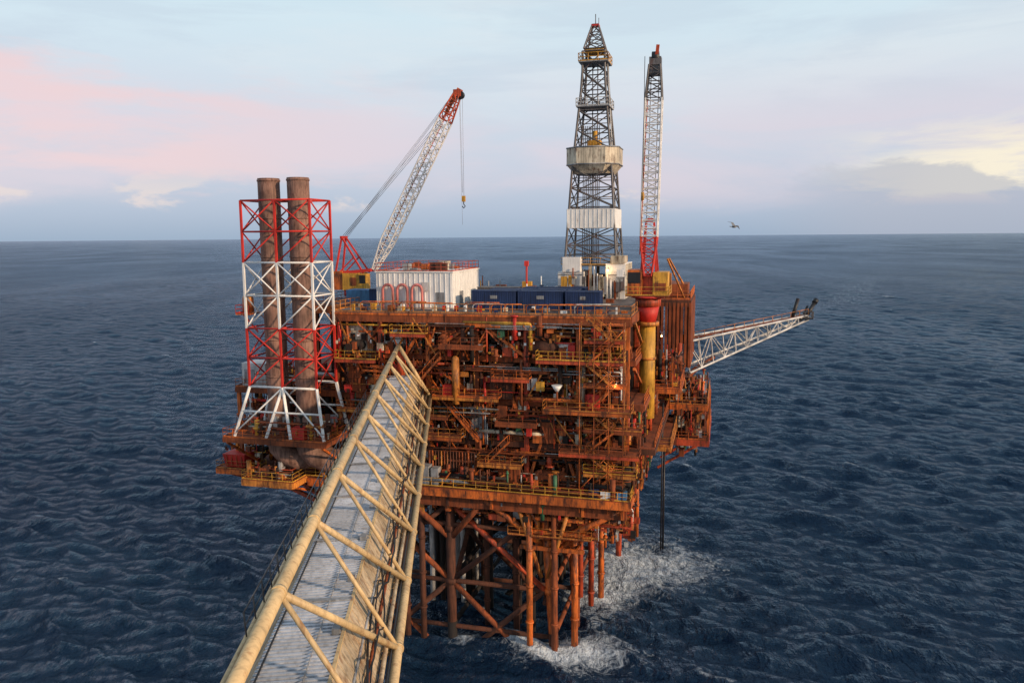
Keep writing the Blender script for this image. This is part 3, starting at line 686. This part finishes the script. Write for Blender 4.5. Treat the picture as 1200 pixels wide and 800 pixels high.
for s in np.arange(40,102,2.0): K.tube(B(s,-HW,ZB),B(s,-HW-.1,ZB+1.6),0.05,'steel',5)
for z in (0.8,1.6): K.tube(B(40,-HW-.08,ZB+z),B(102,-HW-.08,ZB+z),0.045,'steel',5)
for o in (-3,3): K.beam(B(102.8,o,ZB-.2),B(104.2,o,28),0.5,0.5,'bridge_yellow')
K.build('truss_footbridge',origin=B(50,0,ZB))

# ------------------------------------------------------------------ gull
K=MB()
K.ball((0,0,0),0.16,'grey',8,(1,2.2,0.9)); K.ball((0,-.4,.06),0.1,'grey',8); K.tube((0,-.48,.06),(0,-.62,.04),0.03,'yellow',5,r2=.01)
for sg in (-1,1):
    K.hexa([(0,-.2,.05),(sg*.55,-.15,.3),(sg*.55,.12,.3),(0,.2,.05),(0,-.2,.08),(sg*.55,-.15,.32),(sg*.55,.12,.32),(0,.2,.08)],'grey')
    K.hexa([(sg*.55,-.15,.3),(sg*1.3,.1,.16),(sg*1.3,.14,.16),(sg*.55,.12,.3),(sg*.55,-.15,.32),(sg*1.3,.1,.17),(sg*1.3,.14,.17),(sg*.55,.12,.32)],'steel')
K.hexa([(-.08,.3,0),(.08,.3,0),(.15,.55,0),(-.15,.55,0),(-.08,.3,.03),(.08,.3,.03),(.15,.55,.02),(-.15,.55,.02)],'grey')
g=K.build('seagull'); g.location=(25.5,92,55.4); g.rotation_euler=(0,-0.35,1.9)

# ------------------------------------------------------------------ sea
def sea():
    rng=np.random.default_rng(5)
    fine=np.radians(np.linspace(46,134,900)); coarse=np.radians(np.linspace(134,406,170))[1:-1]
    ang=np.concatenate([fine,coarse])
    rr=np.concatenate([np.linspace(0.5,28,14),np.geomspace(30,1800,1100),np.geomspace(1900,70000,60)])
    na,nr=len(ang),len(rr)
    Rg,Ag=np.meshgrid(rr,ang,indexing='ij')
    X0=Rg*np.cos(Ag); Y0=Rg*np.sin(Ag)
    X=X0.copy();Y=Y0.copy();Z=np.zeros_like(X)
    dr=np.gradient(rr)[:,None]
    nw=100
    lam=np.exp(rng.uniform(np.log(1.4),np.log(22),nw))
    th=np.radians(232)+rng.normal(0,0.5,nw)
    for l,t in zip(lam,th):
        k=2*np.pi/l; s=0.32*np.sqrt(2/nw)*rng.uniform(0.6,1.4)*(1 if l<10 else 0.7); a=s/k
        att=np.clip((l/dr-2.4)/2.5,0,1)*np.clip(1-(Rg-1100)/600,0.0,1)
        ph=k*(X0*np.cos(t)+Y0*np.sin(t))+rng.uniform(0,6.28)
        Z+=a*att*np.sin(ph); X+=a*att*np.cos(t)*np.cos(ph)*.9; Y+=a*att*np.sin(t)*np.cos(ph)*.9
    def g(x,y,sx,sy,rot=0):
        c,s_=math.cos(rot),math.sin(rot); dx=X0-x; dy=Y0-y; u=c*dx+s_*dy; v=-s_*dx+c*dy
        return np.exp(-(u/sx)**2-(v/sy)**2)
    foam=.80*g(18,124,10,12,-.3)+.55*g(30,126,9,9)+.65*g(6,99,7,4)+.5*g(13,112,6,11,-.3)+.35*g(0,100,12,5)+.4*g(14,97,9,6)+.3*g(-10,106,8,5)+.35*g(24,140,14,10)
    for x in legx:
        for y in legy:
            w=PM@V((x+1,y,0)); foam+=0.5*g(w.x,w.y,2.0,2.0)
    for (x,y) in ((-13.2,-.8),(-9.9,-.6),(-7.6,1.5),(-6.4,16.9),(-5.9,33.6)):
        w=PM@V((x,y,0)); foam+=0.5*g(w.x,w.y,1.5,1.5)
    foam+=.46*np.exp(-((X0-(208+0.538*(Y0-538)))/(12+0.045*Y0))**2)*np.clip((Y0-350)/300,0,1)*np.clip((2400-Y0)/1500,0,1)
    foam+=.30*np.exp(-((X0-(330+0.72*(Y0-560)))/(10+0.04*Y0))**2)*np.clip((Y0-480)/250,0,1)*np.clip((2600-Y0)/900,0,1)
    zs=Z.std(where=(Rg<300)&(Rg>30))
    foam+=np.clip((Z/zs-1.95)*0.7,0,.55)
    foam=np.clip(foam,0,1.1)
    verts=np.stack([X,Y,Z],-1).reshape(-1,3).astype(np.float32)
    i=np.arange(nr-1)[:,None]; j=np.arange(na)[None,:]; jn=(j+1)%na
    quads=np.stack([i*na+j,(i+1)*na+j,(i+1)*na+jn,i*na+jn],-1).reshape(-1,4).astype(np.int32)
    me=bpy.data.meshes.new('sea'); nv=len(verts); nq=len(quads)
    me.vertices.add(nv); me.vertices.foreach_set('co',verts.ravel())
    me.loops.add(nq*4); me.loops.foreach_set('vertex_index',quads.ravel())
    me.polygons.add(nq); me.polygons.foreach_set('loop_start',np.arange(0,nq*4,4,dtype=np.int32)); me.polygons.foreach_set('loop_total',np.full(nq,4,dtype=np.int32))
    me.polygons.foreach_set('use_smooth',np.ones(nq,dtype=bool))
    me.update(calc_edges=True)
    at=me.attributes.new('foam','FLOAT','POINT'); at.data.foreach_set('value',foam.ravel().astype(np.float32))
    ob=bpy.data.objects.new('sea',me); scene.collection.objects.link(ob)
    m=bpy.data.materials.new('sea_water'); m.use_nodes=True; nt=m.node_tree; N=nt.nodes; L=nt.links
    N.remove(N['Principled BSDF']); out=N['Material Output']
    tc=N.new('ShaderNodeTexCoord')
    def noise(sc,det,rough,vec=None,dist=0):
        n=N.new('ShaderNodeTexNoise'); n.inputs['Scale'].default_value=sc; n.inputs['Detail'].default_value=det; n.inputs['Roughness'].default_value=rough; n.inputs['Distortion'].default_value=dist
        L.new(vec or tc.outputs['Object'],n.inputs['Vector']); return n
    mp=N.new('ShaderNodeMapping'); mp.inputs['Rotation'].default_value=(0,0,math.radians(-52)); mp.inputs['Scale'].default_value=(1,0.5,1)
    L.new(tc.outputs['Object'],mp.inputs['Vector'])
    n1=noise(1.1,6,0.62,mp.outputs[0],0.4); n2=noise(0.25,5,0.64,mp.outputs[0],0.3); n0=noise(0.06,4,0.6,mp.outputs[0],0.3)
    b1=N.new('ShaderNodeBump'); b1.inputs['Strength'].default_value=1; b1.inputs['Distance'].default_value=0.85
    b2=N.new('ShaderNodeBump'); b2.inputs['Strength'].default_value=1; b2.inputs['Distance'].default_value=2.2
    b3=N.new('ShaderNodeBump'); b3.inputs['Strength'].default_value=1; b3.inputs['Distance'].default_value=3.0
    L.new(n0.outputs['Fac'],b3.inputs['Height']); L.new(b3.outputs[0],b2.inputs['Normal'])
    L.new(n2.outputs['Fac'],b2.inputs['Height']); L.new(n1.outputs['Fac'],b1.inputs['Height']); L.new(b2.outputs[0],b1.inputs['Normal'])
    nrm=b1.outputs[0]
    dif=N.new('ShaderNodeBsdfDiffuse'); dif.inputs['Color'].default_value=(0.007,0.023,0.052,1); L.new(nrm,dif.inputs['Normal'])
    glo=N.new('ShaderNodeBsdfGlossy'); glo.inputs['Color'].default_value=(0.72,0.86,1.0,1); glo.inputs['Roughness'].default_value=0.12; L.new(nrm,glo.inputs['Normal'])
    fre=N.new('ShaderNodeFresnel'); fre.inputs['IOR'].default_value=1.33; L.new(nrm,fre.inputs['Normal'])
    # wind patches change how much sky the surface returns
    wp=N.new('ShaderNodeMapping'); wp.inputs['Rotation'].default_value=(0,0,math.radians(-30)); wp.inputs['Scale'].default_value=(1,0.35,1); L.new(tc.outputs['Object'],wp.inputs['Vector'])
    nwp=noise(0.006,4,0.6,wp.outputs[0],0.5)
    wr=N.new('ShaderNodeMapRange'); wr.inputs[1].default_value=0.35; wr.inputs[2].default_value=0.65; wr.inputs[3].default_value=0.44; wr.inputs[4].default_value=0.66; L.new(nwp.outputs['Fac'],wr.inputs[0])
    fm=N.new('ShaderNodeMapRange'); fm.inputs[1].default_value=0.0; fm.inputs[2].default_value=0.75; fm.inputs[3].default_value=0.0; L.new(fre.outputs[0],fm.inputs[0]); L.new(wr.outputs[0],fm.inputs[4])
    ws=N.new('ShaderNodeMixShader'); L.new(fm.outputs[0],ws.inputs[0]); L.new(dif.outputs[0],ws.inputs[1]); L.new(glo.outputs[0],ws.inputs[2])
    fa=N.new('ShaderNodeAttribute'); fa.attribute_name='foam'
    f1=noise(0.5,12,0.80,None,1.4)
    mt=N.new('ShaderNodeMath'); mt.operation='MULTIPLY_ADD'; mt.inputs[1].default_value=0.36
    L.new(fa.outputs['Fac'],mt.inputs[0]); L.new(f1.outputs['Fac'],mt.inputs[2])
    fr=N.new('ShaderNodeMapRange'); fr.inputs[1].default_value=0.69; fr.inputs[2].default_value=0.93; L.new(mt.outputs[0],fr.inputs[0])
    fd=N.new('ShaderNodeBsdfDiffuse'); fd.inputs['Color'].default_value=(0.66,0.74,0.80,1); L.new(nrm,fd.inputs['Normal'])
    fs=N.new('ShaderNodeMixShader'); L.new(fr.outputs[0],fs.inputs[0]); L.new(ws.outputs[0],fs.inputs[1]); L.new(fd.outputs[0],fs.inputs[2])
    L.new(fs.outputs[0],out.inputs[0])
    me.materials.append(m)
sea()

# ------------------------------------------------------------------ sky
SUN_EL=math.radians(17); SUN_ROT=math.radians(124)
w=bpy.data.worlds.new('World'); scene.world=w; w.use_nodes=True; nt=w.node_tree; N=nt.nodes; L=nt.links
bg=N['Background']
sk=N.new('ShaderNodeTexSky'); sk.sky_type='NISHITA'; sk.sun_disc=False; sk.sun_elevation=SUN_EL; sk.sun_rotation=SUN_ROT
tc=N.new('ShaderNodeTexCoord'); sp=N.new('ShaderNodeSeparateXYZ'); L.new(tc.outputs['Generated'],sp.inputs[0])
def M(op,a,b=None,c=None):
    n=N.new('ShaderNodeMath'); n.operation=op; n.use_clamp=False
    for i,x in enumerate((a,b,c)):
        if x is None: continue
        if isinstance(x,(int,float)): n.inputs[i].default_value=x
        else: L.new(x,n.inputs[i])
    return n.outputs[0]
def MR(x,a,b,c=0,d=1):
    n=N.new('ShaderNodeMapRange'); n.interpolation_type='SMOOTHSTEP'; n.inputs[1].default_value=a; n.inputs[2].default_value=b; n.inputs[3].default_value=c; n.inputs[4].default_value=d; L.new(x,n.inputs[0]); return n.outputs[0]
def MIX(f,a,b):
    n=N.new('ShaderNodeMix'); n.data_type='RGBA'
    L.new(f,n.inputs[0]) if not isinstance(f,(int,float)) else setattr(n.inputs[0],'default_value',f)
    for i,x in ((6,a),(7,b)):
        if isinstance(x,tuple): n.inputs[i].default_value=(*x,1)
        else: L.new(x,n.inputs[i])
    return n.outputs[2]
z=sp.outputs['Z']; x=sp.outputs['X']
cr=N.new('ShaderNodeValToRGB'); L.new(z,cr.inputs[0]); e=cr.color_ramp.elements
e[0].position=0; e[0].color=(0.36,0.47,0.62,1); e[1].position=1; e[1].color=(0.13,0.25,0.42,1)
for p,c in ((0.03,(0.46,0.55,0.70)),(0.08,(0.61,0.66,0.78)),(0.15,(0.67,0.75,0.85)),(0.25,(0.70,0.85,0.93)),(0.45,(0.38,0.56,0.72))):
    q=e.new(p); q.color=(*c,1)
def cloud(scale,zs,det,off,ro=0.55):
    mp=N.new('ShaderNodeMapping'); mp.inputs['Scale'].default_value=(1,1,zs); mp.inputs['Location'].default_value=off; L.new(tc.outputs['Generated'],mp.inputs[0])
    n=N.new('ShaderNodeTexNoise'); n.inputs['Scale'].default_value=scale; n.inputs['Detail'].default_value=det; n.inputs['Roughness'].default_value=ro; n.inputs['Distortion'].default_value=.3; L.new(mp.outputs[0],n.inputs['Vector']); return n.outputs['Fac']
c1=cloud(2.6,4.5,8,(0.3,0.1,0)); c2=cloud(8,2.6,10,(2.1,1.7,0.4),0.6); c3=cloud(1.6,5,6,(5,2,1),.6); c4=cloud(5,4,9,(1,4,2),.62); c5=cloud(3.2,6,8,(7,3,2),.6)
col=cr.outputs[0]
zj=M('ADD',z,M('MULTIPLY',M('SUBTRACT',c4,0.5),0.16))
zk=M('ADD',z,M('MULTIPLY',M('SUBTRACT',c1,0.5),0.12))
f=M('MULTIPLY',MR(c3,0.40,0.62),MR(z,0.10,0.20)); f=M('MULTIPLY',f,0.6); col=MIX(f,col,(0.80,0.86,0.90))
f=M('MULTIPLY',MR(c5,0.46,0.64),MR(z,0.09,0.16)); f=M('MULTIPLY',f,0.35); col=MIX(f,col,(0.56,0.65,0.77))
# pink bank towards the left, ragged top
f=M('MULTIPLY',MR(zj,0.055,0.10),MR(zj,0.20,0.15)); f=M('MULTIPLY',f,MR(x,0.02,-0.45)); f=M('MULTIPLY',f,MR(c5,0.30,0.52)); f=M('MULTIPLY',f,0.9); col=MIX(f,col,(0.93,0.68,0.69))
# lavender-pink wash
f=M('MULTIPLY',MR(zk,0.03,0.08),MR(zk,0.22,0.12)); f=M('MULTIPLY',f,MR(c1,0.36,0.62)); f=M('MULTIPLY',f,0.6); col=MIX(f,col,(0.82,0.70,0.77))
# low pink puffs over horizon
f=M('MULTIPLY',MR(z,0.028,0.04),MR(z,0.085,0.05)); f=M('MULTIPLY',f,MR(c2,0.50,0.60)); f=M('MULTIPLY',f,0.7); col=MIX(f,col,(0.87,0.75,0.72))
# cream glow right
f=M('MULTIPLY',MR(zj,0.05,0.07),MR(zj,0.125,0.085)); f=M('MULTIPLY',f,MR(x,0.32,0.50)); f=M('MULTIPLY',f,MR(c4,0.36,0.50)); col=MIX(f,col,(1.0,0.91,0.74))
# soft grey-blue cumulus bank low right
f=M('MULTIPLY',MR(M('ADD',z,M('MULTIPLY',c2,-0.20)),-0.018,-0.042),MR(x,0.26,0.44)); f=M('MULTIPLY',f,0.65); col=MIX(f,col,(0.47,0.50,0.60))
sc=N.new('ShaderNodeVectorMath'); sc.operation='SCALE'; sc.inputs[3].default_value=0.09; L.new(sk.outputs[0],sc.inputs[0])
col=MIX(0.08,col,sc.outputs[0])
L.new(col,bg.inputs[0]); bg.inputs[1].default_value=1.0

sd=bpy.data.lights.new('sun','SUN'); sd.energy=4.0; sd.angle=math.radians(2.5); sd.color=(1,0.72,0.48)
so=bpy.data.objects.new('sun',sd); scene.collection.objects.link(so)
dirv=V((math.sin(SUN_ROT)*math.cos(SUN_EL),math.cos(SUN_ROT)*math.cos(SUN_EL),math.sin(SUN_EL)))
so.rotation_euler=dirv.to_track_quat('Z','Y').to_euler(); so.location=dirv*300

# ------------------------------------------------------------------ camera
cd=bpy.data.cameras.new('camera'); cd.lens=28.0; cd.sensor_width=36; cd.clip_end=120000; cd.clip_start=0.5
co=bpy.data.objects.new('camera',cd); scene.collection.objects.link(co)
co.matrix_world=Matrix.Translation((0,0,54.5))@Matrix.Rotation(math.radians(82.5),4,'X')@Matrix.Rotation(math.radians(-0.48),4,'Z')
scene.camera=co
scene.view_settings.view_transform='Standard'; scene.view_settings.look='None'; scene.view_settings.exposure=0
